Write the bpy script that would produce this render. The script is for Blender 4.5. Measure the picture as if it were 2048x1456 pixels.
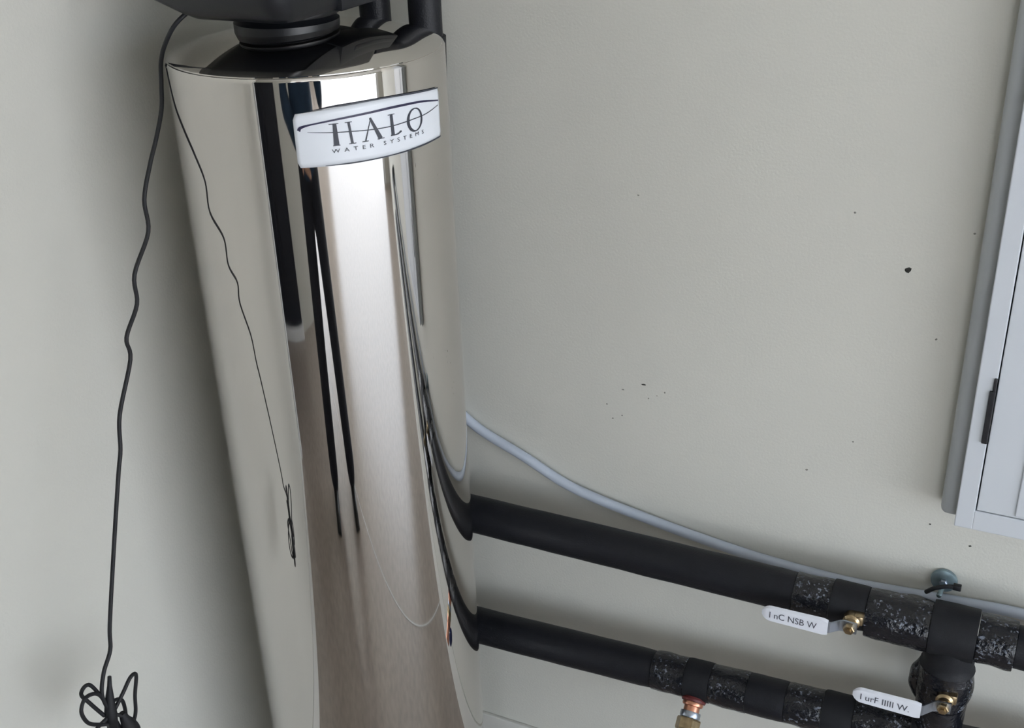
import bpy, bmesh, math, random
from mathutils import Vector, Matrix, noise
random.seed(7)
for o in list(bpy.data.objects):
    bpy.data.objects.remove(o, do_unlink=True)
scene = bpy.context.scene
COL = scene.collection
V = Vector
PI = math.pi

# ------------------------------------------------------------------ camera
cam_data = bpy.data.cameras.new('camera')
cam = bpy.data.objects.new('camera', cam_data)
COL.objects.link(cam)
cam_data.sensor_fit = 'HORIZONTAL'
cam_data.sensor_width = 36.0
cam_data.lens = 2330 / 2048 * 36.0
cam_data.clip_start = 0.004
fwd = V((-0.3973, 0.8017, -0.4464)).normalized()
up0 = V((-0.1660, 0.4150, 0.8945))
right = fwd.cross(up0).normalized()
up = right.cross(fwd)
CAM = V((1.145, -1.474, 1.6745))
cam.matrix_world = Matrix(((right.x, up.x, -fwd.x, CAM.x), (right.y, up.y, -fwd.y, CAM.y),
                           (right.z, up.z, -fwd.z, CAM.z), (0, 0, 0, 1)))
scene.camera = cam

# ------------------------------------------------------------------ sky, sun, exposure
SKY_STRENGTH = 2.6
SUN_STRENGTH = 16.0
world = bpy.data.worlds.new('sky')
scene.world = world
world.use_nodes = True
wn = world.node_tree.nodes
wl = world.node_tree.links
wn.clear()
wo = wn.new('ShaderNodeOutputWorld')
bg = wn.new('ShaderNodeBackground')
bg.inputs['Color'].default_value = (0.80, 0.89, 1.0, 1)
bg.inputs['Strength'].default_value = SKY_STRENGTH
wl.new(bg.outputs[0], wo.inputs[0])
sun_data = bpy.data.lights.new('sun', 'SUN')
sun = bpy.data.objects.new('sun', sun_data)
COL.objects.link(sun)
sun_data.energy = SUN_STRENGTH
sun_data.angle = math.radians(8)
sun_data.color = (1.0, 0.95, 0.87)
sun.rotation_euler = V((0.50, -0.10, -0.80)).to_track_quat('-Z', 'Y').to_euler()
sun.location = (-3, 2, 8)
def sky_portal(name, loc, direction, w, h):
    d_ = bpy.data.lights.new(name, 'AREA')
    o_ = bpy.data.objects.new(name, d_)
    COL.objects.link(o_)
    d_.shape = 'RECTANGLE'
    d_.size = w
    d_.size_y = h
    d_.cycles.is_portal = True
    o_.location = loc
    o_.rotation_euler = V(direction).to_track_quat('-Z', 'Y').to_euler()
    return o_
sky_portal('garage_door_portal', (4.48, -2.70, 1.10), (-1, 0, 0), 4.6, 2.2)
sky_portal('added_doorway_portal', (2.80, -5.78, 1.10), (0, 1, 0), 1.8, 2.2)  # sky through the doorway added to light the back wall from the front

vs = scene.view_settings
vs.view_transform = 'Standard'
vs.look = 'None'
vs.gamma = 1.0
vs.use_curve_mapping = False
vs.exposure = 1.13

# ------------------------------------------------------------------ materials
MATS = {}
def material(name, color, rough=0.6, metal=0.0, bump=None, spots=None, mottle=None, coat=0.0, spec=None, emit=None):
    """procedural material; bump=(scale,strength,distance); spots=(scale,threshold,colour); mottle=(scale,amount)"""
    m = bpy.data.materials.new(name)
    m.use_nodes = True
    nt = m.node_tree
    b = nt.nodes['Principled BSDF']
    b.inputs['Roughness'].default_value = rough
    b.inputs['Metallic'].default_value = metal
    if spec is not None:
        b.inputs['Specular IOR Level'].default_value = spec
    if coat:
        b.inputs['Coat Weight'].default_value = coat
        b.inputs['Coat Roughness'].default_value = 0.12
    tc = nt.nodes.new('ShaderNodeTexCoord')
    rgb = nt.nodes.new('ShaderNodeRGB')
    rgb.outputs[0].default_value = (*color, 1)
    out = rgb.outputs[0]
    if mottle:
        n = nt.nodes.new('ShaderNodeTexNoise')
        n.inputs['Scale'].default_value = mottle[0]
        n.inputs['Detail'].default_value = 5
        nt.links.new(tc.outputs['Object'], n.inputs['Vector'])
        mr = nt.nodes.new('ShaderNodeMapRange')
        mr.inputs['From Min'].default_value = 0.25
        mr.inputs['From Max'].default_value = 0.75
        mr.inputs['To Min'].default_value = 1 - mottle[1]
        mr.inputs['To Max'].default_value = 1 + mottle[1]
        nt.links.new(n.outputs['Fac'], mr.inputs['Value'])
        mx = nt.nodes.new('ShaderNodeVectorMath')
        mx.operation = 'SCALE'
        nt.links.new(out, mx.inputs[0])
        nt.links.new(mr.outputs[0], mx.inputs['Scale'])
        out = mx.outputs[0]
    if spots:
        n = nt.nodes.new('ShaderNodeTexNoise')
        n.inputs['Scale'].default_value = spots[0]
        n.inputs['Detail'].default_value = 3
        n.inputs['Roughness'].default_value = 0.6
        nt.links.new(tc.outputs['Object'], n.inputs['Vector'])
        cr = nt.nodes.new('ShaderNodeMapRange')
        cr.inputs['From Min'].default_value = spots[1]
        cr.inputs['From Max'].default_value = spots[1] + 0.05
        nt.links.new(n.outputs['Fac'], cr.inputs['Value'])
        mx = nt.nodes.new('ShaderNodeMix')
        mx.data_type = 'RGBA'
        n2 = nt.nodes.new('ShaderNodeTexNoise')
        n2.inputs['Scale'].default_value = spots[0] * 0.22
        n2.inputs['Detail'].default_value = 2
        nt.links.new(tc.outputs['Object'], n2.inputs['Vector'])
        m2 = nt.nodes.new('ShaderNodeMapRange')
        m2.inputs['From Min'].default_value = 0.44
        m2.inputs['From Max'].default_value = 0.60
        nt.links.new(n2.outputs['Fac'], m2.inputs['Value'])
        mu = nt.nodes.new('ShaderNodeMath')
        mu.operation = 'MULTIPLY'
        nt.links.new(cr.outputs[0], mu.inputs[0])
        nt.links.new(m2.outputs[0], mu.inputs[1])
        nt.links.new(mu.outputs[0], mx.inputs['Factor'])
        nt.links.new(out, mx.inputs['A'])
        mx.inputs['B'].default_value = (*spots[2], 1)
        out = mx.outputs['Result']
    nt.links.new(out, b.inputs['Base Color'])
    if bump:
        n = nt.nodes.new('ShaderNodeTexNoise')
        n.inputs['Scale'].default_value = bump[0]
        n.inputs['Detail'].default_value = 4
        nt.links.new(tc.outputs['Object'], n.inputs['Vector'])
        bn = nt.nodes.new('ShaderNodeBump')
        bn.inputs['Strength'].default_value = bump[1]
        bn.inputs['Distance'].default_value = bump[2]
        nt.links.new(n.outputs['Fac'], bn.inputs['Height'])
        nt.links.new(bn.outputs[0], b.inputs['Normal'])
    MATS[name] = m
    return m

PAINT = (0.620, 0.612, 0.560)
material('wall_paint', PAINT, 0.75, bump=(260, 0.22, 0.002), mottle=(3.0, 0.025), spots=(42, 0.775, (0.36, 0.35, 0.31)))
material('baseboard_paint', (0.66, 0.65, 0.61), 0.6, mottle=(8, 0.02))
material('ceiling_paint', (0.62, 0.62, 0.60), 0.85, bump=(150, 0.2, 0.002))
material('floor_concrete', (0.350, 0.295, 0.260), 0.30, spec=1.0, mottle=(26, 0.16), bump=(70, 0.10, 0.0015), spots=(75, 0.66, (0.45, 0.40, 0.36)))
material('driveway_concrete', (0.60, 0.59, 0.60), 0.8, mottle=(7, 0.10), bump=(60, 0.2, 0.003))
material('white_trim', (0.80, 0.81, 0.82), 0.4, mottle=(5, 0.02))
material('dark_door_paint', (0.012, 0.014, 0.022), 0.35, mottle=(6, 0.1))
material('panel_white', (0.57, 0.60, 0.64), 0.38, mottle=(4, 0.015))
material('panel_side_grey', (0.42, 0.44, 0.45), 0.5, mottle=(6, 0.03))
material('hinge_black', (0.012, 0.012, 0.015), 0.4, mottle=(40, 0.1))
material('foam_black', (0.0070, 0.0078, 0.0115), 0.48, bump=(420, 0.35, 0.0015), mottle=(60, 0.18), spec=0.35)
material('foam_wrap', (0.0095, 0.0102, 0.0130), 0.60, bump=(700, 0.4, 0.001), mottle=(90, 0.15), spec=0.3)
material('tape_gloss', (0.0045, 0.0052, 0.0085), 0.16, bump=(130, 0.55, 0.004), spots=(190, 0.575, (0.17, 0.19, 0.23)), spec=0.6)
material('plastic_black', (0.006, 0.007, 0.010), 0.38, bump=(500, 0.15, 0.0006), mottle=(20, 0.12))
material('plastic_gloss', (0.004, 0.0045, 0.0065), 0.42, mottle=(20, 0.12))
material('plastic_grey', (0.36, 0.38, 0.42), 0.4, mottle=(30, 0.05))
material('cord_black', (0.006, 0.0065, 0.009), 0.6, mottle=(60, 0.15))
material('tube_grey', (0.47, 0.52, 0.60), 0.35, mottle=(25, 0.05))
material('label_white', (0.72, 0.75, 0.80), 0.35, mottle=(20, 0.02))
material('label_navy', (0.018, 0.016, 0.055), 0.45, mottle=(200, 0.15))
material('label_ink', (0.035, 0.04, 0.055), 0.5, mottle=(200, 0.15))
material('brass', (0.40, 0.31, 0.19), 0.30, metal=1.0, mottle=(120, 0.25))
material('copper', (0.62, 0.30, 0.20), 0.35, metal=1.0, mottle=(90, 0.3))
material('steel_plate', (0.36, 0.40, 0.46), 0.35, metal=1.0, mottle=(80, 0.12))
material('zinc_green', (0.25, 0.33, 0.36), 0.45, metal=0.7, mottle=(90, 0.2))
material('vinyl_white', (0.74, 0.76, 0.82), 0.45, mottle=(60, 0.03))
material('vinyl_print', (0.06, 0.065, 0.085), 0.6, mottle=(200, 0.2))
material('seal_red', (0.10, 0.012, 0.012), 0.5, mottle=(60, 0.2))
material('handle_blue', (0.02, 0.035, 0.16), 0.4, mottle=(40, 0.1))
material('hole_dark', (0.03, 0.03, 0.026), 0.9, mottle=(300, 0.3))
material('scuff_grey', (0.22, 0.215, 0.19), 0.9, mottle=(300, 0.3))
material('skin', (0.46, 0.27, 0.19), 0.5, mottle=(30, 0.06))
material('shirt_blue', (0.012, 0.035, 0.075), 0.8, mottle=(25, 0.2), bump=(40, 0.3, 0.004))
material('trouser_black', (0.008, 0.010, 0.018), 0.8, mottle=(25, 0.2), bump=(40, 0.3, 0.004))
material('shoe_black', (0.012, 0.012, 0.012), 0.5, mottle=(30, 0.2))
material('hair_dark', (0.015, 0.011, 0.008), 0.6, bump=(200, 0.5, 0.004), mottle=(80, 0.2))
material('eye_white', (0.75, 0.74, 0.72), 0.2, mottle=(60, 0.03))
material('lip', (0.36, 0.15, 0.12), 0.45, mottle=(60, 0.05))
material('phone_black', (0.01, 0.01, 0.012), 0.15, mottle=(10, 0.05))

# polished stainless: mirror with faint vertical brushing
m = bpy.data.materials.new('polished_steel')
m.use_nodes = True
nt = m.node_tree
b = nt.nodes['Principled BSDF']
b.inputs['Metallic'].default_value = 1.0
b.inputs['Base Color'].default_value = (0.64, 0.615, 0.585, 1)
tc = nt.nodes.new('ShaderNodeTexCoord')
mp = nt.nodes.new('ShaderNodeMapping')
mp.inputs['Scale'].default_value = (60, 60, 1.6)
n1 = nt.nodes.new('ShaderNodeTexNoise')
n1.inputs['Scale'].default_value = 1.0
n1.inputs['Detail'].default_value = 3
mr = nt.nodes.new('ShaderNodeMapRange')
mr.inputs['To Min'].default_value = 0.012
mr.inputs['To Max'].default_value = 0.05
nt.links.new(tc.outputs['Object'], mp.inputs['Vector'])
nt.links.new(mp.outputs[0], n1.inputs['Vector'])
nt.links.new(n1.outputs['Fac'], mr.inputs['Value'])
nt.links.new(mr.outputs[0], b.inputs['Roughness'])
bn = nt.nodes.new('ShaderNodeBump')
bn.inputs['Strength'].default_value = 0.02
bn.inputs['Distance'].default_value = 0.0006
nt.links.new(n1.outputs['Fac'], bn.inputs['Height'])
nt.links.new(bn.outputs[0], b.inputs['Normal'])
MATS['polished_steel'] = m

# ------------------------------------------------------------------ mesh helpers
def link(name, bm, mat, parent=None, smooth=False, angle=None):
    me = bpy.data.meshes.new(name)
    bmesh.ops.recalc_face_normals(bm, faces=bm.faces)
    bm.to_mesh(me)
    bm.free()
    me.materials.append(MATS[mat])
    if smooth:
        me.polygons.foreach_set('use_smooth', [True] * len(me.polygons))
        if angle:
            me.set_sharp_from_angle(angle=math.radians(angle))
    o = bpy.data.objects.new(name, me)
    COL.objects.link(o)
    if parent is not None:
        o.parent = parent
        o.matrix_parent_inverse = parent.matrix_basis.inverted() if parent.parent is None else (parent.parent.matrix_basis @ parent.matrix_parent_inverse @ parent.matrix_basis).inverted()
    return o

def empty(name, loc, label, cat, group=None):
    o = bpy.data.objects.new(name, None)
    o.empty_display_size = 0.05
    COL.objects.link(o)
    o.location = loc
    tag(o, label, cat, group)
    return o

def tag(o, label, cat, group=None):
    o['label'] = label
    o['category'] = cat
    if group:
        o['group'] = group
    return o

def structure(o):
    o['kind'] = 'structure'
    return o

def box(bm, lo, hi, bevel=0.0, seg=2):
    lo, hi = V(lo), V(hi)
    r = bmesh.ops.create_cube(bm, size=1.0)
    vs_ = r['verts']
    for v in vs_:
        v.co = V((lo[i] + (v.co[i] + 0.5) * (hi[i] - lo[i]) for i in range(3)))
    if bevel:
        es = list({e for v in vs_ for e in v.link_edges})
        bmesh.ops.bevel(bm, geom=es, offset=bevel, segments=seg, affect='EDGES', profile=0.5)
    return bm

def nb():
    return bmesh.new()

def lathe(bm, prof, center=(0, 0, 0), axis=(0, 0, 1), seg=48):
    """prof: list of (radius, height) along the axis"""
    q = V((0, 0, 1)).rotation_difference(V(axis).normalized())
    c = V(center)
    rings = []
    for r, h in prof:
        if r < 1e-6:
            rings.append([bm.verts.new(c + q @ V((0, 0, h)))])
        else:
            rings.append([bm.verts.new(c + q @ V((r * math.cos(2 * PI * k / seg), r * math.sin(2 * PI * k / seg), h))) for k in range(seg)])
    for a, b_ in zip(rings, rings[1:]):
        for k in range(seg):
            k2 = (k + 1) % seg
            if len(a) == 1 and len(b_) == 1:
                continue
            if len(a) == 1:
                bm.faces.new((a[0], b_[k], b_[k2]))
            elif len(b_) == 1:
                bm.faces.new((a[k], a[k2], b_[0]))
            else:
                bm.faces.new((a[k], a[k2], b_[k2], b_[k]))
    return bm

def catmull(pts, n=8):
    pts = [V(p) for p in pts]
    P = [2 * pts[0] - pts[1]] + pts + [2 * pts[-1] - pts[-2]]
    out = []
    for i in range(1, len(P) - 2):
        p0, p1, p2, p3 = P[i - 1:i + 3]
        for k in range(n):
            t = k / n
            out.append(0.5 * ((2 * p1) + (p2 - p0) * t + (2 * p0 - 5 * p1 + 4 * p2 - p3) * t * t + (3 * p1 - p0 - 3 * p2 + p3) * t ** 3))
    out.append(pts[-1])
    return out

def rounded(pts, rad, n=8):
    """polyline with circular-ish corners"""
    pts = [V(p) for p in pts]
    out = [pts[0]]
    for a, b_, c in zip(pts, pts[1:], pts[2:]):
        d1 = (a - b_).normalized()
        d2 = (c - b_).normalized()
        s, e = b_ + d1 * rad, b_ + d2 * rad
        for k in range(n + 1):
            t = k / n
            out.append((1 - t) ** 2 * s + 2 * t * (1 - t) * b_ + t * t * e)
    out.append(pts[-1])
    return out

def tube(bm, pts, rad, seg=16, caps=True, lump=0.0, lscale=40.0):
    pts = [V(p) for p in pts]
    n = len(pts)
    rads = rad if isinstance(rad, (list, tuple)) else [rad] * n
    t0 = (pts[1] - pts[0]).normalized()
    ref = V((0, 0, 1)) if abs(t0.z) < 0.9 else V((1, 0, 0))
    u = (ref - t0 * ref.dot(t0)).normalized()
    rings = []
    tp = t0
    for i in range(n):
        t = (pts[min(i + 1, n - 1)] - pts[max(i - 1, 0)]).normalized()
        u = tp.rotation_difference(t) @ u
        u = (u - t * u.dot(t)).normalized()
        w = t.cross(u)
        tp = t
        ring = []
        for k in range(seg):
            a = 2 * PI * k / seg
            d = u * math.cos(a) + w * math.sin(a)
            r = rads[i]
            if lump:
                r *= 1 + lump * noise.noise((pts[i] + d * rads[i]) * lscale)
            ring.append(bm.verts.new(pts[i] + d * r))
        rings.append(ring)
    for a, b_ in zip(rings, rings[1:]):
        for k in range(seg):
            bm.faces.new((a[k], a[(k + 1) % seg], b_[(k + 1) % seg], b_[k]))
    if caps:
        bm.faces.new(rings[0][::-1])
        bm.faces.new(rings[-1])
    return bm

def lerp_pts(a, b_, n):
    a, b_ = V(a), V(b_)
    return [a.lerp(b_, k / n) for k in range(n + 1)]

# ------------------------------------------------------------------ the setting
WALL_L = 0.055          # left wall plane x
DOOR_X = 4.50           # front wall with the wide garage opening
OPP_Y = -2.90           # partition behind the photographer
FAR_Y = -5.80           # far side wall of the garage
OPEN_0, OPEN_1, OPEN_H = -0.40, -5.00, 2.20
SIDE_0, SIDE_1 = 1.90, 3.70   # second doorway, added in the far side wall to light the back wall
CEIL = 2.62
LEFT_END = -2.08

structure(link('wall_back', box(nb(), (-0.10, 0.0, -0.05), (DOOR_X + 0.16, 0.14, CEIL)), 'wall_paint'))
structure(link('wall_left', box(nb(), (-0.10, LEFT_END, -0.05), (WALL_L, 0.0, CEIL)), 'wall_paint'))
structure(link('wall_partition', box(nb(), (-1.2, OPP_Y - 0.12, -0.05), (1.30, OPP_Y, CEIL)), 'wall_paint'))
structure(link('wall_partition_return', box(nb(), (1.18, FAR_Y, -0.05), (1.30, OPP_Y - 0.12, CEIL)), 'wall_paint'))
structure(link('wall_passage', box(nb(), (-1.3, OPP_Y, -0.05), (-1.2, LEFT_END + 0.1, CEIL)), 'wall_paint'))
structure(link('wall_passage_inner', box(nb(), (-1.2, LEFT_END, -0.05), (-0.10, LEFT_END + 0.1, CEIL)), 'wall_paint'))
bm = nb()
box(bm, (0.90, FAR_Y - 0.14, -0.05), (SIDE_0, FAR_Y, CEIL))
box(bm, (SIDE_1, FAR_Y - 0.14, -0.05), (DOOR_X + 0.16, FAR_Y, CEIL))
box(bm, (SIDE_0, FAR_Y - 0.14, OPEN_H), (SIDE_1, FAR_Y, CEIL))
structure(link('wall_far', bm, 'wall_paint'))
structure(link('side_path', box(nb(), (-6, -20, -0.14), (DOOR_X + 0.165, FAR_Y - 0.14, -0.015)), 'driveway_concrete'))
bm = nb()
box(bm, (DOOR_X, OPEN_0, -0.05), (DOOR_X + 0.16, 0.0, CEIL))
box(bm, (DOOR_X, FAR_Y, -0.05), (DOOR_X + 0.16, OPEN_1, CEIL))
box(bm, (DOOR_X, OPEN_1, OPEN_H), (DOOR_X + 0.16, OPEN_0, CEIL))
structure(link('wall_front', bm, 'wall_paint'))
structure(link('ceiling', box(nb(), (-1.3, FAR_Y - 0.14, CEIL), (DOOR_X + 0.6, 0.14, CEIL + 0.12)), 'ceiling_paint'))
structure(link('floor', box(nb(), (-1.3, FAR_Y - 0.14, -0.12), (1.2435, 0.10, 0.0)), 'floor_concrete'))
structure(link('floor_outer_slab', box(nb(), (1.2475, FAR_Y - 0.14, -0.12), (DOOR_X + 0.16, 0.10, 0.0)), 'floor_concrete'))
structure(link('driveway', box(nb(), (DOOR_X + 0.165, -20, -0.14), (30, 16, -0.015)), 'driveway_concrete'))
structure(link('trim_1', box(nb(), (1.2430, FAR_Y, -0.10), (1.2480, -0.009, 0.0012)), 'white_trim'))       # filled floor joint
bm = nb()
box(bm, (WALL_L - 0.17, LEFT_END - 0.022, 0.0), (WALL_L + 0.035, LEFT_END, 2.12), 0.003)
box(bm, (WALL_L, LEFT_END - 0.004, 0.0), (WALL_L + 0.035, LEFT_END + 0.045, 2.12), 0.003)
structure(link('trim_2', bm, 'white_trim'))                              # casing at the end of the left wall
structure(link('trim_3', box(nb(), (DOOR_X - 0.012, OPEN_0 - 0.03, 0.0), (DOOR_X + 0.17, OPEN_0, OPEN_H), 0.003), 'white_trim'))
structure(link('trim_4', box(nb(), (DOOR_X - 0.06, -0.36, 0.02), (DOOR_X, -0.30, 2.2), 0.004), 'white_trim'))
structure(link('baseboard_back', box(nb(), (WALL_L, -0.008, 0.0), (DOOR_X, 0.0, 0.104), 0.002), 'baseboard_paint'))
structure(link('baseboard_left', box(nb(), (WALL_L, LEFT_END + 0.045, 0.0), (WALL_L + 0.008, -0.008, 0.104), 0.002), 'baseboard_paint'))
# dark door in the opposite wall
door = structure(link('door_1', box(nb(), (-0.30, OPP_Y, 0.05), (0.63, OPP_Y + 0.035, 2.06), 0.004), 'dark_door_paint'))
for z0, z1 in ((0.22, 0.95), (1.10, 1.92)):
    for x0, x1 in ((-0.21, 0.12), (0.21, 0.54)):
        link('door_panel', box(nb(), (x0, OPP_Y + 0.030, z0), (x1, OPP_Y + 0.045, z1), 0.006), 'dark_door_paint', door)
link('door_knob', lathe(nb(), [(0, 0), (0.012, 0.0), (0.012, 0.03), (0.026, 0.04), (0.028, 0.055), (0.018, 0.07), (0, 0.072)], (0.585, OPP_Y + 0.035, 0.98), (0, 1, 0), 20), 'steel_plate', door, True)
link('threshold', box(nb(), (-0.33, OPP_Y, 0.0), (0.66, OPP_Y + 0.06, 0.045), 0.004), 'white_trim', door)

# dents, holes and specks on the back wall (each its own small chip)
wall_back = bpy.data.objects['wall_back']
def speck(x, z, w, h, mat='hole_dark', seed=0):
    bm = nb()
    rnd = random.Random(seed)
    n = 9
    c0 = bm.verts.new((x, -0.0012, z))
    ring = []
    for k in range(n):
        a = 2 * PI * k / n
        s = 0.7 + 0.5 * rnd.random()
        ring.append(bm.verts.new((x + w * s * math.cos(a), -0.0002, z + h * s * math.sin(a))))
    for k in range(n):
        bm.faces.new((c0, ring[k], ring[(k + 1) % n]))
    link('wall_chip', bm, mat, wall_back)
speck(0.989, 1.096, 0.0048, 0.0038, seed=1)
for i, (x, z, w, h, mt) in enumerate([(0.634, 0.860, 0.0036, 0.0016, 'hole_dark'), (0.601, 0.845, 0.0024, 0.001, 'scuff_grey'),
        (0.667, 0.853, 0.0014, 0.0016, 'scuff_grey'), (0.655, 0.845, 0.0012, 0.001, 'scuff_grey'), (0.642, 0.838, 0.0014, 0.0012, 'scuff_grey'),
        (0.915, 1.165, 0.0016, 0.0014, 'scuff_grey'), (1.062, 1.155, 0.0018, 0.0014, 'scuff_grey'), (1.035, 1.005, 0.0015, 0.0016, 'scuff_grey'),
        (0.885, 0.770, 0.0022, 0.0018, 'scuff_grey'), (0.600, 0.800, 0.0014, 0.0012, 'scuff_grey'), (0.575, 0.815, 0.0016, 0.001, 'scuff_grey'),
        (0.585, 0.792, 0.0018, 0.0012, 'scuff_grey'), (0.62, 1.155, 0.0016, 0.0013, 'scuff_grey'), (1.118, 0.700, 0.0020, 0.0016, 'hole_dark'),
        (1.062, 0.722, 0.0014, 0.0014, 'hole_dark'), (0.945, 0.830, 0.0012, 0.0012, 'scuff_grey')]):
    speck(x, z, w, h, mt, 10 + i)

# ------------------------------------------------------------------ the stainless tank
TX, TY, TR, TZ = 0.31, -0.31, 0.165, 1.40
tank = empty('water_filter_tank', (TX, TY, 0), 'tall polished stainless steel water filter tank in the wall corner, white HALO label', 'water filter')
prof = [(0, 0.0), (TR - 0.006, 0.0), (TR, 0.006), (TR, 0.0065), (TR, 0.007), (TR, TZ - 0.0050), (TR, TZ - 0.0045), (TR, TZ - 0.004), (TR - 0.0015, TZ - 0.0008), (TR - 0.004, TZ)]
link('jacket', lathe(nb(), prof[1:], (TX, TY, 0), seg=192), 'polished_steel', tank, True, 40)
dome = 0.028
lidp = [(TR - 0.0035, TZ - 0.003), (TR - 0.0035, TZ + 0.0008)]
for k in range(1, 33):
    r = (TR - 0.0045) * (1 - k / 32)
    lidp.append((r, TZ + 0.001 + dome * (1 - (r / TR) ** 2)))
link('lid', lathe(nb(), lidp, (TX, TY, 0), seg=128), 'polished_steel', tank, True, 40)

def on_tank(deg, z, off):
    a = math.radians(deg)
    return V((TX + (TR + off) * math.cos(a), TY + (TR + off) * math.sin(a), z))

def wrap_poly(bm, quad_grid, off):
    """grid of (deg,z) rows -> surface on the tank"""
    rows = [[bm.verts.new(on_tank(d, z, off)) for d, z in row] for row in quad_grid]
    for a, b_ in zip(rows, rows[1:]):
        for k in range(len(a) - 1):
            bm.faces.new((a[k], a[k + 1], b_[k + 1], b_[k]))

def label_sheet():
    bm = nb()
    d0, d1, N, M = -62.3, 6.9, 46, 10
    grid = []
    for j in range(M + 1):
        row = []
        for i in range(N + 1):
            t = i / N
            top = 1.3615 + 0.0062 * math.sin(PI * min(1, t * 1.02)) - 0.001 * t
            bot = 1.3022 - 0.0006 * math.sin(PI * t)
            z = bot + (top - bot) * j / M
            # rounded corners
            v = j / M
            e = 0.0
            for cv in (0.0, 1.0):
                dv = abs(v - cv)
                if dv < 0.10:
                    e = max(e, (1 - math.sqrt(max(0, 1 - (1 - dv / 0.10) ** 2))) * 0.9)
            lo, hi = d0 + e, d1 + 1.2 * (1 - v) * 0 - e
            row.append((lo + (hi - lo) * t, z))
        grid.append(row)
    wrap_poly(bm, grid, 0.0012)
    return bm
sticker = link('label', label_sheet(), 'label_white', tank, True)
sol = sticker.modifiers.new('thick', 'SOLIDIFY')
sol.thickness = 0.0010
sol.offset = -1
sticker['label'] = 'white HALO WATER SYSTEMS label'

def ink_stroke(pts, widths, mat, name, smooth=6):
    """a tapered pen stroke wrapped on the label; pts in (deg,z); widths in metres"""
    k = TR * PI / 180
    P = catmull([V((d * k, z, 0)) for d, z in pts], smooth)
    n = len(P)
    bm = nb()
    rows = []
    for i in range(n):
        t = (P[min(i + 1, n - 1)] - P[max(i - 1, 0)]).normalized()
        nn = V((-t.y, t.x, 0))
        f_ = i / (n - 1) * (len(widths) - 1)
        a = int(min(f_, len(widths) - 2))
        w = widths[a] + (widths[a + 1] - widths[a]) * (f_ - a)
        rows.append([((P[i] + nn * s * w).x / k, (P[i] + nn * s * w).y) for s in (-0.5, 0.5)])
    wrap_poly(bm, rows, 0.0017)
    return link(name, bm, mat, sticker)

ink_stroke([(-60.6, 1.3435), (-59.6, 1.3470), (-55.3, 1.3498), (-44.7, 1.3532), (-32.7, 1.3552), (-21.3, 1.3558), (-7.4, 1.3530), (5.8, 1.3455)],
           [0.0040, 0.0030, 0.0016, 0.0022, 0.0024, 0.0028, 0.0024, 0.0016], 'label_navy', 'swoosh')
ink_stroke([(-57.4, 1.3413), (-48.1, 1.3390), (-41.4, 1.3378), (-33.3, 1.3362), (-24.4, 1.3353), (-14.1, 1.3363), (-4.6, 1.3372), (5.2, 1.3405)],
           [0.0004, 0.0011, 0.0010, 0.0011, 0.0011, 0.0011, 0.0010, 0.0007], 'label_ink', 'swoosh_line')
ink_stroke([(-55, 1.3643), (-45, 1.3672), (-28, 1.3681), (-12, 1.3655), (6.3, 1.3600)], [0.0004, 0.0016, 0.0014, 0.0022, 0.0016], 'label_ink', 'edge_shadow')  # label's top edge and its shadow, drawn as a dark line
ink_stroke([(-52, 1.3028), (-42, 1.3025), (-25, 1.3026), (-9, 1.3029), (6.2, 1.3030)], [0.0004, 0.0016, 0.0014, 0.0020, 0.0016], 'label_ink', 'edge_shadow')  # same along the bottom: edge and shadow put into the ink

def letter(strokes, name):
    for pts, w in strokes:
        ink_stroke(pts, w, 'label_ink', name, 5)
T0, B0 = 1.3483, 1.3243
letter([([(-47.1, T0), (-47.0, B0)], [0.0040, 0.0062]), ([(-41.7, T0), (-40.9, B0)], [0.0028, 0.0030]),
        ([(-49.3, T0), (-45.6, T0)], [0.0008, 0.0008]), ([(-43.2, T0), (-40.4, T0)], [0.0008, 0.0008]),
        ([(-48.4, B0), (-45.6, B0)], [0.0009, 0.0009]), ([(-42.2, B0), (-39.4, B0)], [0.0009, 0.0009])], 'letter_h')
letter([([(-33.1, T0 + 0.001), (-29.2, B0)], [0.0026, 0.0052]), ([(-32.9, T0), (-35.6, B0)], [0.0008, 0.0016]),
        ([(-37.0, B0), (-34.4, B0)], [0.0010, 0.0010]), ([(-30.6, B0), (-27.6, B0)], [0.0010, 0.0010])], 'letter_a')
letter([([(-23.8, T0), (-23.5, B0)], [0.0036, 0.0044]), ([(-25.4, T0), (-22.2, T0)], [0.0008, 0.0008]),
        ([(-24.6, B0 + 0.0006), (-21.5, B0 + 0.0006), (-19.4, B0 + 0.0030)], [0.0012, 0.0016, 0.0022])], 'letter_l')
oc, orx, orz = (-11.7, 1.3352), 3.9, 0.0128
ring = [(oc[0] + orx * math.cos(2 * PI * k / 16 + PI / 2), oc[1] + orz * math.sin(2 * PI * k / 16 + PI / 2)) for k in range(17)]
ink_stroke(ring, [0.0012, 0.0024, 0.0040, 0.0042, 0.0034, 0.0014, 0.0020, 0.0034, 0.0030, 0.0020, 0.0012], 'label_ink', 'letter_o', 4)

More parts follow.
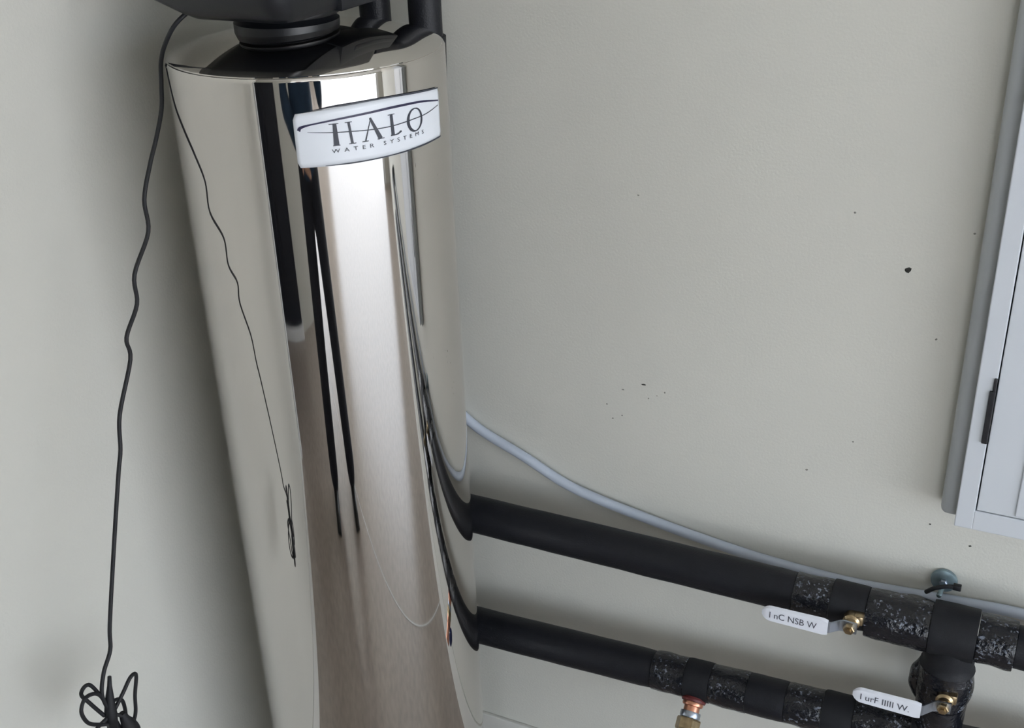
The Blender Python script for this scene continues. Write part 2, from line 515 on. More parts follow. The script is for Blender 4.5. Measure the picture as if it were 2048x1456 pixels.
def text_mesh(txt, size, spacing=1.0):
    cu = bpy.data.curves.new('txt', 'FONT')
    cu.body = txt
    cu.size = size
    cu.space_character = spacing
    cu.align_x = 'CENTER'
    cu.align_y = 'CENTER'
    cu.resolution_u = 3
    ob = bpy.data.objects.new('txt', cu)
    COL.objects.link(ob)
    dg = bpy.context.evaluated_depsgraph_get()
    me = bpy.data.meshes.new_from_object(ob.evaluated_get(dg))
    bpy.data.objects.remove(ob)
    bpy.data.curves.remove(cu)
    return me
me = text_mesh('WATER SYSTEMS', 0.0064, 2.05)
bm = nb()
bm.from_mesh(me)
bpy.data.meshes.remove(me)
bmesh.ops.subdivide_edges(bm, edges=[e for e in bm.edges if e.calc_length() > 0.004], cuts=2)
xs = [v.co.x for v in bm.verts]
sx = (42.0 * TR * PI / 180) / (max(xs) - min(xs))
for v in bm.verts:
    d = -28.0 + v.co.x * sx / TR * 180 / PI
    v.co = on_tank(d, 1.3180 + v.co.y, 0.0017)
link('lettering', bm, 'label_ink', sticker)

# control head on top
head = link('control_head', nb(), 'plastic_black', tank)
bm = nb()
# lofted housing: small at the bottom, flaring upwards
sect = [(1.450, 0.236, 0.370, -0.425, -0.225, 0.020), (1.456, 0.224, 0.374, -0.434, -0.220, 0.024), (1.474, 0.188, 0.377, -0.446, -0.212, 0.026),
        (1.520, 0.176, 0.380, -0.452, -0.208, 0.030), (1.600, 0.182, 0.378, -0.446, -0.212, 0.030), (1.622, 0.196, 0.368, -0.430, -0.222, 0.030), (1.628, 0.230, 0.340, -0.400, -0.245, 0.028)]
rings = []
for z, x0, x1, y0, y1, cr in sect:
    ring = []
    for cx, cy, a0 in ((x1 - cr, y1 - cr, 0), (x0 + cr, y1 - cr, 90), (x0 + cr, y0 + cr, 180), (x1 - cr, y0 + cr, 270)):
        for k in range(7):
            a = math.radians(a0 + 15 * k)
            ring.append(bm.verts.new((cx + cr * math.cos(a), cy + cr * math.sin(a), z)))
    rings.append(ring)
for a, b_ in zip(rings, rings[1:]):
    for k in range(len(a)):
        bm.faces.new((a[k], a[(k + 1) % len(a)], b_[(k + 1) % len(a)], b_[k]))
bm.faces.new(rings[0][::-1])
bm.faces.new(rings[-1])
bmesh.ops.recalc_face_normals(bm, faces=bm.faces)
bm.to_mesh(head.data)
bm.free()
head.data.polygons.foreach_set('use_smooth', [True] * len(head.data.polygons))
head.data.set_sharp_from_angle(angle=math.radians(38))
NC = V((0.292, -0.318, 0))
neck = link('neck', lathe(nb(), [(0, 0.0), (0.060, 0.0), (0.062, 0.003), (0.062, 0.014), (0.058, 0.017), (0.056, 0.020), (0.056, 0.036), (0, 0.036)], NC + V((0, 0, 1.4195)), seg=64), 'plastic_gloss', tank, True, 30)
link('collar', lathe(nb(), [(0.054, 0.0), (0.0625, 0.0), (0.0635, 0.002), (0.0635, 0.006), (0.0625, 0.008), (0.054, 0.008)], NC + V((0, 0, 1.4405)), seg=64), 'plastic_gloss', neck, True, 30)
# yoke that carries the two risers into the head
bm = nb()
box(bm, (0.335, -0.33, 1.447), (0.380, -0.185, 1.50), 0.006)
box(bm, (0.352, -0.30, 1.456), (0.382, -0.20, 1.470), 0.003)
link('yoke', bm, 'plastic_black', tank, True, 35)

# ------------------------------------------------------------------ insulated pipes
PY = -0.075
UZ = 0.607
def LZ(x):
    return 0.376 + 0.044 * (x - 0.378)

def seg_pipe(name, pts, rad, mat, parent, lump=0.0, seg=28, lscale=40.0, n=None):
    bm = nb()
    tube(bm, pts, rad, seg, True, lump, lscale)
    return link(name, bm, mat, parent, True, 50)

up_pipe = empty('insulated_pipe', (0.345, PY, UZ), 'upper black foam insulated pipe running along the back wall from behind the tank', 'pipe')
lo_pipe = empty('insulated_pipe', (0.262, PY, LZ(0.262)), 'lower black foam insulated pipe with the brass drain tap', 'pipe')
by_pipe = empty('bypass_pipe', (1.117, PY, 0.44), 'short vertical tape wrapped pipe joining the two black pipes', 'pipe')

def bulge(r, n=8, e=0.985):
    """rounded ends so that neighbouring pieces show a seam"""
    return [r * e] + [r] * (n - 1) + [r * e]

RP = 0.0305
# upper pipe: riser + elbow + long sleeve
riser = rounded([(0.342, -0.19, 1.535), (0.342, PY - 0.002, 1.535), (0.340, PY, 1.37)], 0.045, 6)
seg_pipe('riser', riser, [0.0225] * len(riser), 'foam_black', up_pipe)
p = rounded([(0.340, PY, 1.372), (0.300, PY, UZ), (0.60, PY, UZ)], 0.062, 10)
p = [p[0]] + lerp_pts(p[0], p[1], 10)[1:] + p[2:-1] + lerp_pts(p[-2], (0.898, PY, UZ), 24)[1:]
seg_pipe('foam_sleeve', p, [RP * 0.88, RP * 0.90] + [RP * 0.86] * 8 + [RP] * (len(p) - 11) + [RP * 0.97], 'foam_black', up_pipe, 0.02, lscale=25)
def straight(x0, x1, z0f, n=8, dy=0.0):
    return [V((x0 + (x1 - x0) * k / n, PY + dy, z0f(x0 + (x1 - x0) * k / n))) for k in range(n + 1)]
uz = lambda x: UZ
seg_pipe('tape_wrap', straight(0.899, 0.951, uz, 10), bulge(0.0315, 10, 0.985), 'tape_gloss', up_pipe, 0.07)
seg_pipe('foam_sleeve', straight(0.952, 1.001, lambda x: UZ + 0.0015), bulge(0.0325), 'foam_wrap', up_pipe, 0.02)
seg_pipe('tape_wrap', straight(1.002, 1.087, lambda x: UZ - 0.002, 14), bulge(0.0365, 14, 0.985), 'tape_gloss', up_pipe, 0.08)
seg_pipe('tee_wrap', straight(1.088, 1.148, lambda x: UZ, 10), bulge(0.0380, 10, 0.985), 'foam_wrap', up_pipe, 0.02)
seg_pipe('tape_wrap', straight(1.149, 1.197, lambda x: UZ, 10), bulge(0.0345, 10, 0.985), 'tape_gloss', up_pipe, 0.07)
p = straight(1.198, 2.50, uz, 16) + rounded([(2.52, PY, UZ), (2.62, PY, UZ), (2.62, -0.001, UZ)], 0.05, 6)
seg_pipe('foam_sleeve', p, [RP * 0.97] + [0.0315] * (len(p) - 1), 'foam_black', up_pipe, 0.02)
# lower pipe
riser = rounded([(0.262, -0.19, 1.535), (0.262, PY - 0.002, 1.535), (0.262, PY, 1.37)], 0.045, 6)
seg_pipe('riser', riser, [0.0215] * len(riser), 'foam_black', lo_pipe)
z0 = LZ(0.262)
p = rounded([(0.260, PY, 1.372), (0.222, PY, z0), (0.60, PY, LZ(0.60))], 0.075, 10)
p = [p[0]] + lerp_pts(p[0], p[1], 10)[1:] + p[2:-1] + lerp_pts(p[-2], (0.689, PY, LZ(0.689)), 22)[1:]
seg_pipe('foam_sleeve', p, [RP * 0.93] + [RP] * (len(p) - 2) + [RP * 0.97], 'foam_black', lo_pipe, 0.02, lscale=25)
seg_pipe('tape_wrap', straight(0.690, 0.743, LZ, 10), bulge(0.0318, 10, 0.985), 'tape_gloss', lo_pipe, 0.07)
seg_pipe('foam_sleeve', straight(0.744, 0.784, LZ, 8), bulge(0.0322), 'foam_wrap', lo_pipe, 0.02)
seg_pipe('tape_wrap', straight(0.785, 0.842, LZ, 10), bulge(0.0322, 10, 0.985), 'tape_gloss', lo_pipe, 0.07)
seg_pipe('foam_sleeve', straight(0.843, 0.902, LZ, 8), bulge(0.0318), 'foam_black', lo_pipe, 0.02)
seg_pipe('tape_wrap', straight(0.903, 0.957, LZ, 10), bulge(0.0322, 10, 0.985), 'tape_gloss', lo_pipe, 0.07)
seg_pipe('foam_sleeve', straight(0.958, 1.003, LZ, 8), bulge(0.0335), 'foam_wrap', lo_pipe, 0.02)
seg_pipe('tape_wrap', straight(1.004, 1.084, LZ, 12), bulge(0.0350, 12, 0.985), 'tape_gloss', lo_pipe, 0.08)
seg_pipe('tee_wrap', straight(1.085, 1.150, LZ, 10), bulge(0.0375, 10, 0.985), 'foam_wrap', lo_pipe, 0.02)
p = straight(1.151, 2.50, LZ, 16) + rounded([(2.52, PY, LZ(2.52)), (2.62, PY, LZ(2.62)), (2.62, -0.001, LZ(2.62))], 0.05, 6)
seg_pipe('foam_sleeve', p, [RP * 0.97] + [0.0318] * (len(p) - 1), 'foam_black', lo_pipe, 0.02)
# bypass between the two tees
def vert(z0_, z1_, n=8, dx=0.0):
    return [V((1.117 + dx, PY, z0_ + (z1_ - z0_) * k / n)) for k in range(n + 1)]
seg_pipe('tee_wrap', vert(0.600, 0.548), [0.034] * 8 + [0.0375], 'foam_wrap', by_pipe, 0.02)
seg_pipe('tape_wrap', vert(0.549, 0.486, 12), [0.0365, 0.0365, 0.037, 0.0375, 0.038, 0.038, 0.038, 0.0375, 0.037, 0.0365, 0.036, 0.0355, 0.035], 'tape_gloss', by_pipe, 0.10, lscale=35)
seg_pipe('tape_wrap', vert(0.485, 0.432, 8), [0.035, 0.035, 0.0345, 0.034, 0.0335, 0.033, 0.0325, 0.0325, 0.0325], 'tape_gloss', by_pipe, 0.10, lscale=35)
# loose tape bulging on the left of the bypass
bm = nb()
fl = catmull([(1.094, -0.070, 0.552), (1.086, -0.068, 0.532), (1.081, -0.068, 0.510), (1.083, -0.068, 0.488), (1.092, -0.070, 0.468)], 5)
nf = len(fl)
tube(bm, fl, [0.005 + 0.008 * math.sin(PI * k / (nf - 1)) for k in range(nf)], 14, True, 0.2, 60)
link('tape_flap', bm, 'tape_gloss', by_pipe, True)

# ball valves: brass bonnet, lever with white vinyl sleeve, nut
def ball_valve(parent, x, z, zc, text, first):
    """stem along -y from the pipe at (x, z); lever pointing left"""
    body = link('ball_valve', lathe(nb(), [(0, 0), (0.011, 0), (0.012, 0.002), (0.012, 0.016), (0.010, 0.018), (0.009, 0.019), (0.009, 0.026), (0.0075, 0.027), (0.0075, 0.034), (0, 0.034)],
                                    (x, PY - 0.026, z), (0, -1, 0), 24), 'brass', parent, True, 30)
    bm = nb()
    box(bm, (x + 0.002, PY - 0.042, z - 0.004), (x + 0.016, PY - 0.026, z + 0.012), 0.003)
    link('valve_body', bm, 'brass', body, True, 30)
    # steel lever plate: eye at the stem, jog outward, then the grip
    yb = PY - 0.052
    bm = nb()
    path = [(x + 0.010, yb, 0.018), (x - 0.008, yb, 0.018), (x - 0.013, yb - 0.002, 0.017), (x - 0.024, yb - 0.013, 0.017), (x - 0.030, yb - 0.015, 0.019)]
    rows = []
    for k, (px, py, w) in enumerate(path):
        zz = z + (zc - z) * max(0, (x - px) / 0.03)
        rows.append([bm.verts.new((px, py + t, zz + s * w / 2)) for s, t in ((-1, 0), (1, 0), (1, -0.0025), (-1, -0.0025))])
    for a, b_ in zip(rows, rows[1:]):
        for k in range(4):
            bm.faces.new((a[k], a[(k + 1) % 4], b_[(k + 1) % 4], b_[k]))
    bm.faces.new(rows[0][::-1])
    bm.faces.new(rows[-1])
    link('lever', bm, 'steel_plate', body)
    # vinyl grip
    gx1, gx0 = x - 0.027, x - 0.119
    yg = yb - 0.016
    bm = nb()
    N = 28
    rows = []
    for k in range(N + 1):
        t = k / N
        px = gx1 + (gx0 - gx1) * t
        h = 0.0148 - 0.0016 * t
        e = max(0.0, (t - 0.86) / 0.14)
        h *= math.sqrt(max(0.10, 1 - e * e))
        e2 = max(0.0, (0.06 - t) / 0.06)
        h *= 1 - 0.15 * e2
        th = 0.0036 * math.sqrt(max(0.06, 1 - e * e))
        zz = zc - 0.0005 * t
        prof = [(-1, 0), (-0.8, 1), (0.8, 1), (1, 0), (0.8, -1), (-0.8, -1)]
        rows.append([bm.verts.new((px, yg + pt * th, zz + ps * h)) for ps, pt in prof])
    for a, b_ in zip(rows, rows[1:]):
        for k in range(6):
            bm.faces.new((a[k], a[(k + 1) % 6], b_[(k + 1) % 6], b_[k]))
    bm.faces.new(rows[0][::-1])
    bm.faces.new(rows[-1])
    g = link('lever_grip', bm, 'vinyl_white', body, True, 40)
    g['label'] = 'white vinyl lever sleeve with faint black print'
    mt = text_mesh(text, 0.0150, 1.0)
    bm = nb()
    bm.from_mesh(mt)
    bpy.data.meshes.remove(mt)
    xs = [v.co.x for v in bm.verts]
    k = 0.066 / (max(xs) - min(xs))
    for v in bm.verts:
        v.co = V(((gx0 + gx1) / 2 - 0.002 + v.co.x * k, yg - 0.0040, zc - 0.0005 + v.co.y))
    link('grip_print', bm, 'vinyl_print', body)
    # nut
    link('stem_nut', lathe(nb(), [(0, 0), (0.0082, 0), (0.0082, 0.006), (0.007, 0.0075), (0.004, 0.0075), (0.004, 0.011), (0, 0.011)], (x, yb - 0.002, z), (0, -1, 0), 6), 'brass', body)
    return body
ball_valve(up_pipe, 0.986, 0.611, 0.613, 'I nC NSB W', True)
ball_valve(by_pipe, 1.122, 0.517, 0.512, 'I urF IIIII W.', False)

# drain tap on the lower pipe
tp = V((0.762, PY, LZ(0.762)))
td = V((0.0, -0.74, -0.68)).normalized()
tap = link('drain_tap', lathe(nb(), [(0, 0.024), (0.0125, 0.024), (0.0125, 0.056), (0, 0.056)], tp, td, 24), 'copper', lo_pipe, True, 30)
link('red_ring', lathe(nb(), [(0.0125, 0.028), (0.0185, 0.028), (0.0195, 0.0315), (0.0185, 0.035), (0.0125, 0.035)], tp, td, 28), 'seal_red', tap, True, 30)
link('copper_lip', lathe(nb(), [(0.012, 0.035), (0.0158, 0.0352), (0.0165, 0.038), (0.0155, 0.041), (0.0128, 0.042)], tp, td, 28), 'copper', tap, True, 40)
link('steel_collar', lathe(nb(), [(0.0125, 0.050), (0.0155, 0.050), (0.0160, 0.052), (0.0160, 0.058), (0.0150, 0.060), (0.011, 0.060)], tp, td, 24), 'steel_plate', tap, True, 30)
link('hex_nut', lathe(nb(), [(0.010, 0.0605), (0.0180, 0.0605), (0.0190, 0.063), (0.0190, 0.077), (0.0180, 0.080), (0.010, 0.080)], tp, td, 6), 'brass', tap)
link('spout', lathe(nb(), [(0.010, 0.079), (0.0155, 0.080), (0.0155, 0.094), (0.013, 0.096), (0.013, 0.125), (0.0145, 0.127), (0.0145, 0.134), (0.011, 0.134), (0.011, 0.128)], tp, td, 24), 'copper', tap, True, 30)
side = td.cross(V((1, 0, 0))).normalized()
c = tp + td * 0.104
bm = nb()
tube(bm, [c + V((-0.010, 0, 0)), c + V((-0.028, 0, 0))], 0.005, 10)
link('tap_stem', bm, 'brass', tap, True, 40)
bm = nb()
lathe(bm, [(0, 0.0), (0.014, 0.0), (0.018, 0.002), (0.0185, 0.006), (0.016, 0.0085), (0, 0.010)], c + V((-0.026, 0, 0)), (-1, 0, 0), 20)
link('tap_handle', bm, 'handle_blue', tap, True, 35)

# ------------------------------------------------------------------ grey plastic tube on the wall
tz = [(0.268, -0.012, 1.30), (0.262, -0.012, 1.10), (0.268, -0.012, 0.90), (0.292, -0.012, 0.795), (0.343, -0.011, 0.737), (0.437, -0.011, 0.694), (0.525, -0.011, 0.655),
      (0.652, -0.011, 0.629), (0.775, -0.011, 0.611), (0.860, -0.011, 0.603), (0.965, -0.011, 0.600), (1.060, -0.011, 0.606), (1.145, -0.011, 0.6125), (1.202, -0.011, 0.615), (1.40, -0.011, 0.617), (2.56, -0.011, 0.617)]
bm = nb()
tube(bm, catmull(tz, 8), 0.0082, 14)
tag(link('plastic_tube', bm, 'tube_grey', None, True), 'pale grey-blue plastic tube curving down the wall above the upper pipe', 'tube')

# pipe clamp above the tee
clamp = empty('pipe_clamp', (1.094, -0.001, 0.628), 'round grey-green metal clamp plate with black tie above the pipe tee', 'clamp')
link('plate', lathe(nb(), [(0.0, 0.0), (0.0175, 0.0), (0.0185, 0.0015), (0.0175, 0.006), (0.012, 0.0085), (0, 0.009)], (1.092, -0.0005, 0.636), (0, -1, 0), 28), 'zinc_green', clamp, True, 35)
link('bolt', lathe(nb(), [(0, 0), (0.006, 0), (0.006, 0.005), (0.0045, 0.0065), (0, 0.0065)], (1.092, -0.0085, 0.637), (0, -1, 0), 6), 'steel_plate', clamp)
bm = nb()
tie = catmull([(1.072, -0.030, 0.628), (1.082, -0.034, 0.640), (1.096, -0.034, 0.6475), (1.110, -0.032, 0.6495), (1.116, -0.030, 0.650)], 6)
tube(bm, tie, 0.0032, 8)
box(bm, (1.106, -0.036, 0.6455), (1.117, -0.028, 0.6535), 0.001)
link('cable_tie', bm, 'cord_black', clamp, True, 40)
bm = nb()
tube(bm, [(1.092, -0.008, 0.626), (1.091, -0.022, 0.630), (1.090, -0.040, 0.634)], 0.0035, 8)
link('hook', bm, 'zinc_green', clamp, True)

# ------------------------------------------------------------------ electrical panel
panel = empty('electrical_panel', (1.27, -0.001, 0.745), 'white metal electrical panel box mounted on the wall at the right edge', 'electrical panel')
link('back_flange', box(nb(), (1.0735, -0.036, 0.764), (1.472, -0.0005, 1.80), 0.010, 4), 'panel_side_grey', panel, True, 40)
bm = nb()
fx0, fx1, fz0, fz1, y0, y1 = 1.0950, 1.452, 0.766, 1.772, -0.060, -0.0355
dx0, dx1, dz0, dz1 = 1.1180, 1.428, 0.7955, 1.738
box(bm, (fx0, y0, fz0), (dx0, y1, fz1), 0.0014)
box(bm, (dx1, y0, fz0), (fx1, y1, fz1), 0.0014)
box(bm, (dx0 - 0.001, y0, fz0), (dx1 + 0.001, y1, dz0), 0.0014)
box(bm, (dx0 - 0.001, y0, dz1), (dx1 + 0.001, y1, fz1), 0.0014)
link('frame', bm, 'panel_white', panel)
pdoor = link('door', box(nb(), (dx0 + 0.0016, y0 + 0.001, dz0 + 0.0012), (dx1 - 0.0016, y1, dz1 - 0.0012), 0.001), 'panel_white', panel)
bm = nb()
box(bm, (1.1660, y0 - 0.0016, 0.800), (1.392, y0 + 0.001, 1.700), 0.0014)
link('raised_field', bm, 'panel_white', pdoor)
bm = nb()
box(bm, (1.1110, y0 - 0.004, 0.899), (1.1185, y0 + 0.002, 0.974), 0.0012)
box(bm, (1.1140, y0 - 0.003, 0.970), (1.1180, y0 + 0.002, 0.992), 0.001)
h = link('hinge', bm, 'hinge_black', pdoor)
h['label'] = 'black hinge slot'

# ------------------------------------------------------------------ power cord with a tied bundle
cord = empty('power_cord', (0.185, -0.70, 0.60), 'thin black power cord hanging from the tank head with a tied bundle', 'cord')
cp = [(0.236, -0.405, 1.462), (0.218, -0.424, 1.444), (0.200, -0.428, 1.420), (0.186, -0.424, 1.398), (0.183, -0.426, 1.373), (0.184, -0.434, 1.345), (0.185, -0.452, 1.315), (0.185, -0.469, 1.289),
      (0.186, -0.489, 1.253), (0.184, -0.490, 1.213), (0.186, -0.526, 1.173), (0.184, -0.529, 1.136), (0.186, -0.557, 1.105), (0.184, -0.556, 1.075),
      (0.185, -0.590, 1.018), (0.185, -0.600, 0.975), (0.185, -0.611, 0.946), (0.185, -0.642, 0.858), (0.185, -0.673, 0.766), (0.185, -0.681, 0.733),
      (0.185, -0.698, 0.711), (0.186, -0.709, 0.685), (0.186, -0.705, 0.655)]
bm = nb()
cpts = catmull(cp, 6)
tube(bm, cpts, 0.0026, 8)
link('cable', bm, 'cord_black', cord, True)
KN = V((0.186, -0.703, 0.655))
loops = [
    [(0.184, -0.702, 0.650), (0.186, -0.713, 0.688), (0.190, -0.735, 0.704), (0.192, -0.748, 0.694), (0.190, -0.742, 0.670), (0.186, -0.725, 0.650), (0.186, -0.706, 0.635)],
    [(0.186, -0.703, 0.660), (0.178, -0.716, 0.703), (0.176, -0.730, 0.700), (0.178, -0.722, 0.678), (0.182, -0.710, 0.650)],
    [(0.188, -0.700, 0.650), (0.192, -0.683, 0.668), (0.194, -0.668, 0.682), (0.192, -0.657, 0.676), (0.190, -0.664, 0.648), (0.188, -0.668, 0.620), (0.186, -0.680, 0.600)],
    [(0.184, -0.704, 0.655), (0.178, -0.690, 0.655), (0.174, -0.672, 0.640), (0.174, -0.672, 0.612), (0.180, -0.685, 0.600), (0.186, -0.700, 0.640)],
    [(0.186, -0.704, 0.650), (0.190, -0.694, 0.640), (0.194, -0.680, 0.622), (0.192, -0.672, 0.596), (0.188, -0.688, 0.590), (0.186, -0.702, 0.640)],
    [(0.186, -0.705, 0.648), (0.182, -0.730, 0.640), (0.180, -0.738, 0.618), (0.184, -0.718, 0.604), (0.188, -0.702, 0.635)],
]
for lp in loops:
    bm = nb()
    tube(bm, catmull(lp, 8), 0.0025, 8)
    link('cable_loop', bm, 'cord_black', cord, True)
bm = nb()
tube(bm, [(0.186, -0.692, 0.700), (0.186, -0.695, 0.688), (0.186, -0.700, 0.668), (0.186, -0.703, 0.650), (0.186, -0.705, 0.628)], [0.0024, 0.003, 0.006, 0.008, 0.007], 10)
link('twist_tie', bm, 'cord_black', cord, True)
bm = nb()
tube(bm, [(0.190, -0.690, 0.640), (0.192, -0.686, 0.618), (0.192, -0.684, 0.604)], [0.004, 0.009, 0.008], 12)
link('plug', bm, 'cord_black', cord, True, 40)

# ------------------------------------------------------------------ the person taking the picture (seen mirrored in the tank)
def capsule(bm, a, b_, ra, rb, seg=14):
    a, b_ = V(a), V(b_)
    ax = (b_ - a)
    L = ax.length
    prof = [(0, -ra)]
    for k in range(1, 5):
        t = PI / 2 * k / 5
        prof.append((ra * math.sin(t), -ra * math.cos(t)))
    prof.append((ra, 0))
    prof.append((rb, L))
    for k in range(1, 5):
        t = PI / 2 * k / 5
        prof.append((rb * math.cos(t), L + rb * math.sin(t)))
    prof.append((0, L + rb))
    lathe(bm, prof, a, ax if L > 1e-5 else (0, 0, 1), seg)

def ellipsoid(bm, c, r, rot=None):
    M = Matrix.Translation(V(c)) @ (rot.to_matrix().to_4x4() if rot else Matrix.Identity(4)) @ Matrix.Diagonal((*r, 1))
    bmesh.ops.create_icosphere(bm, subdivisions=3, radius=1.0, matrix=M)

PC = V((1.03, -1.73, 0))
fd = V((-0.47, 0.88, 0)).normalized()         # facing the tank
rd = V((fd.y, -fd.x, 0))                      # the person's right
def P(r, f_, z):
    return PC + rd * r + fd * f_ + V((0, 0, z))
Q = Matrix((rd, fd, V((0, 0, 1)))).transposed().to_quaternion()
person = empty('person', PC, 'person in dark shirt and black trousers taking the picture, mirrored in the tank', 'person')

def remeshed(name, bm, mat, voxel, parent, smooth=6):
    o = link(name, bm, mat, parent, True)
    r = o.modifiers.new('remesh', 'REMESH')
    r.mode = 'VOXEL'
    r.voxel_size = voxel
    r.use_smooth_shade = True
    s = o.modifiers.new('smooth', 'SMOOTH')
    s.iterations = smooth
    s.factor = 0.5
    return o

shR, shL = P(0.185, -0.01, 1.40), P(-0.185, -0.01, 1.40)
ph = CAM - fwd * 0.012                           # phone plate just behind the lens
wrR = ph - up * 0.10 + right * 0.035 - fwd * 0.045
elR = P(0.37, 0.11, 1.10)
elL, wrL = P(-0.34, 0.06, 1.06), P(-0.13, 0.22, 1.00)
hipR, hipL = P(0.09, 0, 0.90), P(-0.09, 0, 0.90)
knR, knL = P(0.15, 0.08, 0.48), P(-0.15, 0.09, 0.48)
anR, anL = P(0.20, 0.06, 0.085), P(-0.19, 0.08, 0.085)
headc = P(0.0, -0.02, 1.64)
bm = nb()
ellipsoid(bm, P(0, 0.0, 1.27), (0.165, 0.105, 0.22), Q)
ellipsoid(bm, P(0, 0.0, 1.02), (0.150, 0.100, 0.18), Q)
ellipsoid(bm, P(0, -0.01, 0.92), (0.165, 0.115, 0.11), Q)
capsule(bm, shL, shR, 0.062, 0.062)
capsule(bm, P(0, -0.01, 1.42), P(0, -0.025, 1.56), 0.058, 0.053)
for s, e, w in ((shR, elR, wrR), (shL, elL, wrL)):
    capsule(bm, s, e, 0.052, 0.040)
    capsule(bm, e, w, 0.040, 0.026)
for h_, k_, a_ in ((hipR, knR, anR), (hipL, knL, anL)):
    capsule(bm, h_, k_, 0.085, 0.056)
    capsule(bm, k_, a_, 0.054, 0.036)
    capsule(bm, a_ - V((0, 0, 0.045)) - fd * 0.03, a_ - V((0, 0, 0.052)) + fd * 0.13, 0.032, 0.026)
# head with nose, chin and ears
ellipsoid(bm, headc, (0.074, 0.094, 0.112), Q)
ellipsoid(bm, headc + fd * 0.028 - V((0, 0, 0.065)), (0.052, 0.060, 0.055), Q)
capsule(bm, headc + fd * 0.088 + V((0, 0, 0.012)), headc + fd * 0.106 - V((0, 0, 0.022)), 0.009, 0.014, 10)
for s in (-1, 1):
    ellipsoid(bm, headc + rd * 0.076 * s - V((0, 0, 0.008)), (0.010, 0.020, 0.031), Q)
# right hand round the phone: palm below, thumb on the near face, four fingers on the far edge
def finger(bm, pts, r0, r1):
    for k in range(len(pts) - 1):
        t0, t1 = k / (len(pts) - 1), (k + 1) / (len(pts) - 1)
        capsule(bm, pts[k], pts[k + 1], r0 + (r1 - r0) * t0, r0 + (r1 - r0) * t1, 10)
pm = ph - up * 0.078 + right * 0.045 - fwd * 0.030
capsule(bm, wrR, pm, 0.027, 0.024)
ellipsoid(bm, pm + up * 0.012, (0.016, 0.040, 0.046), Q)
for k, ln in enumerate((0.052, 0.060, 0.056, 0.044)):
    b0 = pm + up * (0.040 - 0.021 * k) + right * 0.008
    b1 = b0 + right * 0.006 + fwd * 0.026
    b2 = b1 - right * 0.016 + fwd * 0.018
    b3 = b2 - right * (ln * 0.35)
    finger(bm, [b0, b1, b2, b3], 0.0092, 0.0070)
finger(bm, [pm - right * 0.010 + up * 0.010, pm - right * 0.034 + up * 0.034 - fwd * 0.008, pm - right * 0.050 + up * 0.058 - fwd * 0.004], 0.0105, 0.0085)
# left hand hanging, slightly curled
hd = (wrL - elL).normalized()
pl = wrL + hd * 0.05
capsule(bm, wrL, pl, 0.025, 0.024)
ellipsoid(bm, wrL + hd * 0.062, (0.018, 0.042, 0.046), Q)
for k, ln in enumerate((0.070, 0.080, 0.074, 0.058)):
    b0 = wrL + hd * 0.094 + fd * (0.030 - 0.020 * k)
    b1 = b0 + hd * ln * 0.5 + rd * 0.006
    b2 = b1 + hd * ln * 0.35 + rd * 0.020
    b3 = b2 + hd * ln * 0.15 + rd * 0.018
    finger(bm, [b0, b1, b2, b3], 0.0090, 0.0070)
finger(bm, [wrL + hd * 0.035 + fd * 0.028, wrL + hd * 0.065 + fd * 0.056 + rd * 0.008, wrL + hd * 0.092 + fd * 0.062 + rd * 0.016], 0.011, 0.0085)
remeshed('body', bm, 'skin', 0.006, person, 4)
bm = nb()
ellipsoid(bm, P(0, 0.0, 1.27), (0.220, 0.140, 0.24), Q)
ellipsoid(bm, P(0, 0.0, 1.02), (0.235, 0.155, 0.22), Q)
capsule(bm, shL, shR, 0.074, 0.074)
capsule(bm, P(-0.05, 0, 1.44), P(0.05, 0, 1.44), 0.066, 0.066)
for s, e, w in ((shR, elR, wrR), (shL, elL, wrL)):
    capsule(bm, s, e, 0.078, 0.068)
    capsule(bm, e, e.lerp(w, 0.80), 0.066, 0.044)
remeshed('shirt', bm, 'shirt_blue', 0.011, person, 5)
bm = nb()
ellipsoid(bm, P(0, -0.01, 0.93), (0.205, 0.140, 0.135), Q)
for h_, k_, a_ in ((hipR, knR, anR), (hipL, knL, anL)):
    capsule(bm, h_, k_, 0.112, 0.092)
    capsule(bm, k_, a_ + V((0, 0, 0.03)), 0.092, 0.086)
remeshed('trousers', bm, 'trouser_black', 0.011, person, 5)
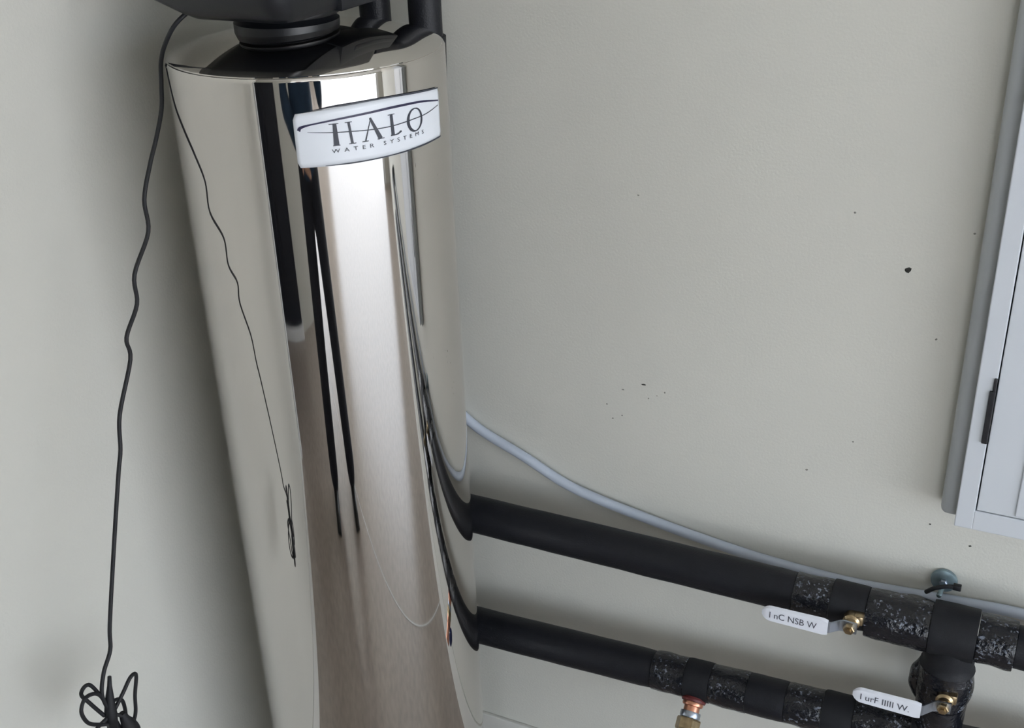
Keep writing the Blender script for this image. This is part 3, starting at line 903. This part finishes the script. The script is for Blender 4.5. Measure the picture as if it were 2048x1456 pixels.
for a_ in (anR, anL):
    bm = nb()
    capsule(bm, a_ - V((0, 0, 0.040)) - fd * 0.035, a_ - V((0, 0, 0.046)) + fd * 0.14, 0.043, 0.036)
    capsule(bm, a_ - V((0, 0, 0.02)), a_ - V((0, 0, 0.04)) + fd * 0.05, 0.044, 0.042)
    box(bm, (-0.04, -0.08, 0.001), (0.04, 0.18, 0.02), 0.006)
    bm.verts.ensure_lookup_table()
    base = V((a_.x, a_.y, 0))
    for v in bm.verts:
        if abs(v.co.x) < 0.05 and -0.09 < v.co.y < 0.19 and v.co.z < 0.03 and (v.co - base).length > 0.5:
            v.co = base + rd * v.co.x + fd * v.co.y + V((0, 0, v.co.z))
        v.co.z = max(v.co.z, 0.001)
    remeshed('shoe', bm, 'shoe_black', 0.007, person, 4)
bm = nb()
ellipsoid(bm, headc - fd * 0.012 + V((0, 0, 0.022)), (0.082, 0.096, 0.104), Q)
bmesh.ops.bisect_plane(bm, geom=bm.verts[:] + bm.edges[:] + bm.faces[:], plane_co=headc + fd * 0.045 + V((0, 0, 0.045)), plane_no=(fd * 0.75 - V((0, 0, 0.66))), clear_outer=True)
bmesh.ops.holes_fill(bm, edges=[e for e in bm.edges if e.is_boundary])
link('hair', bm, 'hair_dark', person, True, 50)
for s in (-1, 1):
    bm = nb()
    ellipsoid(bm, headc + fd * 0.081 + rd * 0.031 * s + V((0, 0, 0.010)), (0.014, 0.009, 0.008), Q)
    eye = link('eye', bm, 'eye_white', person, True)
    bm = nb()
    ellipsoid(bm, headc + fd * 0.0885 + rd * 0.031 * s + V((0, 0, 0.010)), (0.0055, 0.0025, 0.0055), Q)
    link('iris', bm, 'hair_dark', eye, True)
bm = nb()
ellipsoid(bm, headc + fd * 0.088 - V((0, 0, 0.052)), (0.024, 0.007, 0.007), Q)
link('mouth', bm, 'lip', person, True)
# the phone in the hand: a slab behind the lens
bm = nb()
box(bm, (-0.037, -0.125, -0.0045), (0.037, 0.030, 0.0045), 0.003)
Mp = Matrix(((right.x, up.x, -fwd.x, 0), (right.y, up.y, -fwd.y, 0), (right.z, up.z, -fwd.z, 0), (0, 0, 0, 1)))
for v in bm.verts:
    v.co = ph + (Mp @ v.co)
phone = tag(link('phone', bm, 'phone_black', None, True, 40), 'black phone held up in the right hand of the person', 'phone')
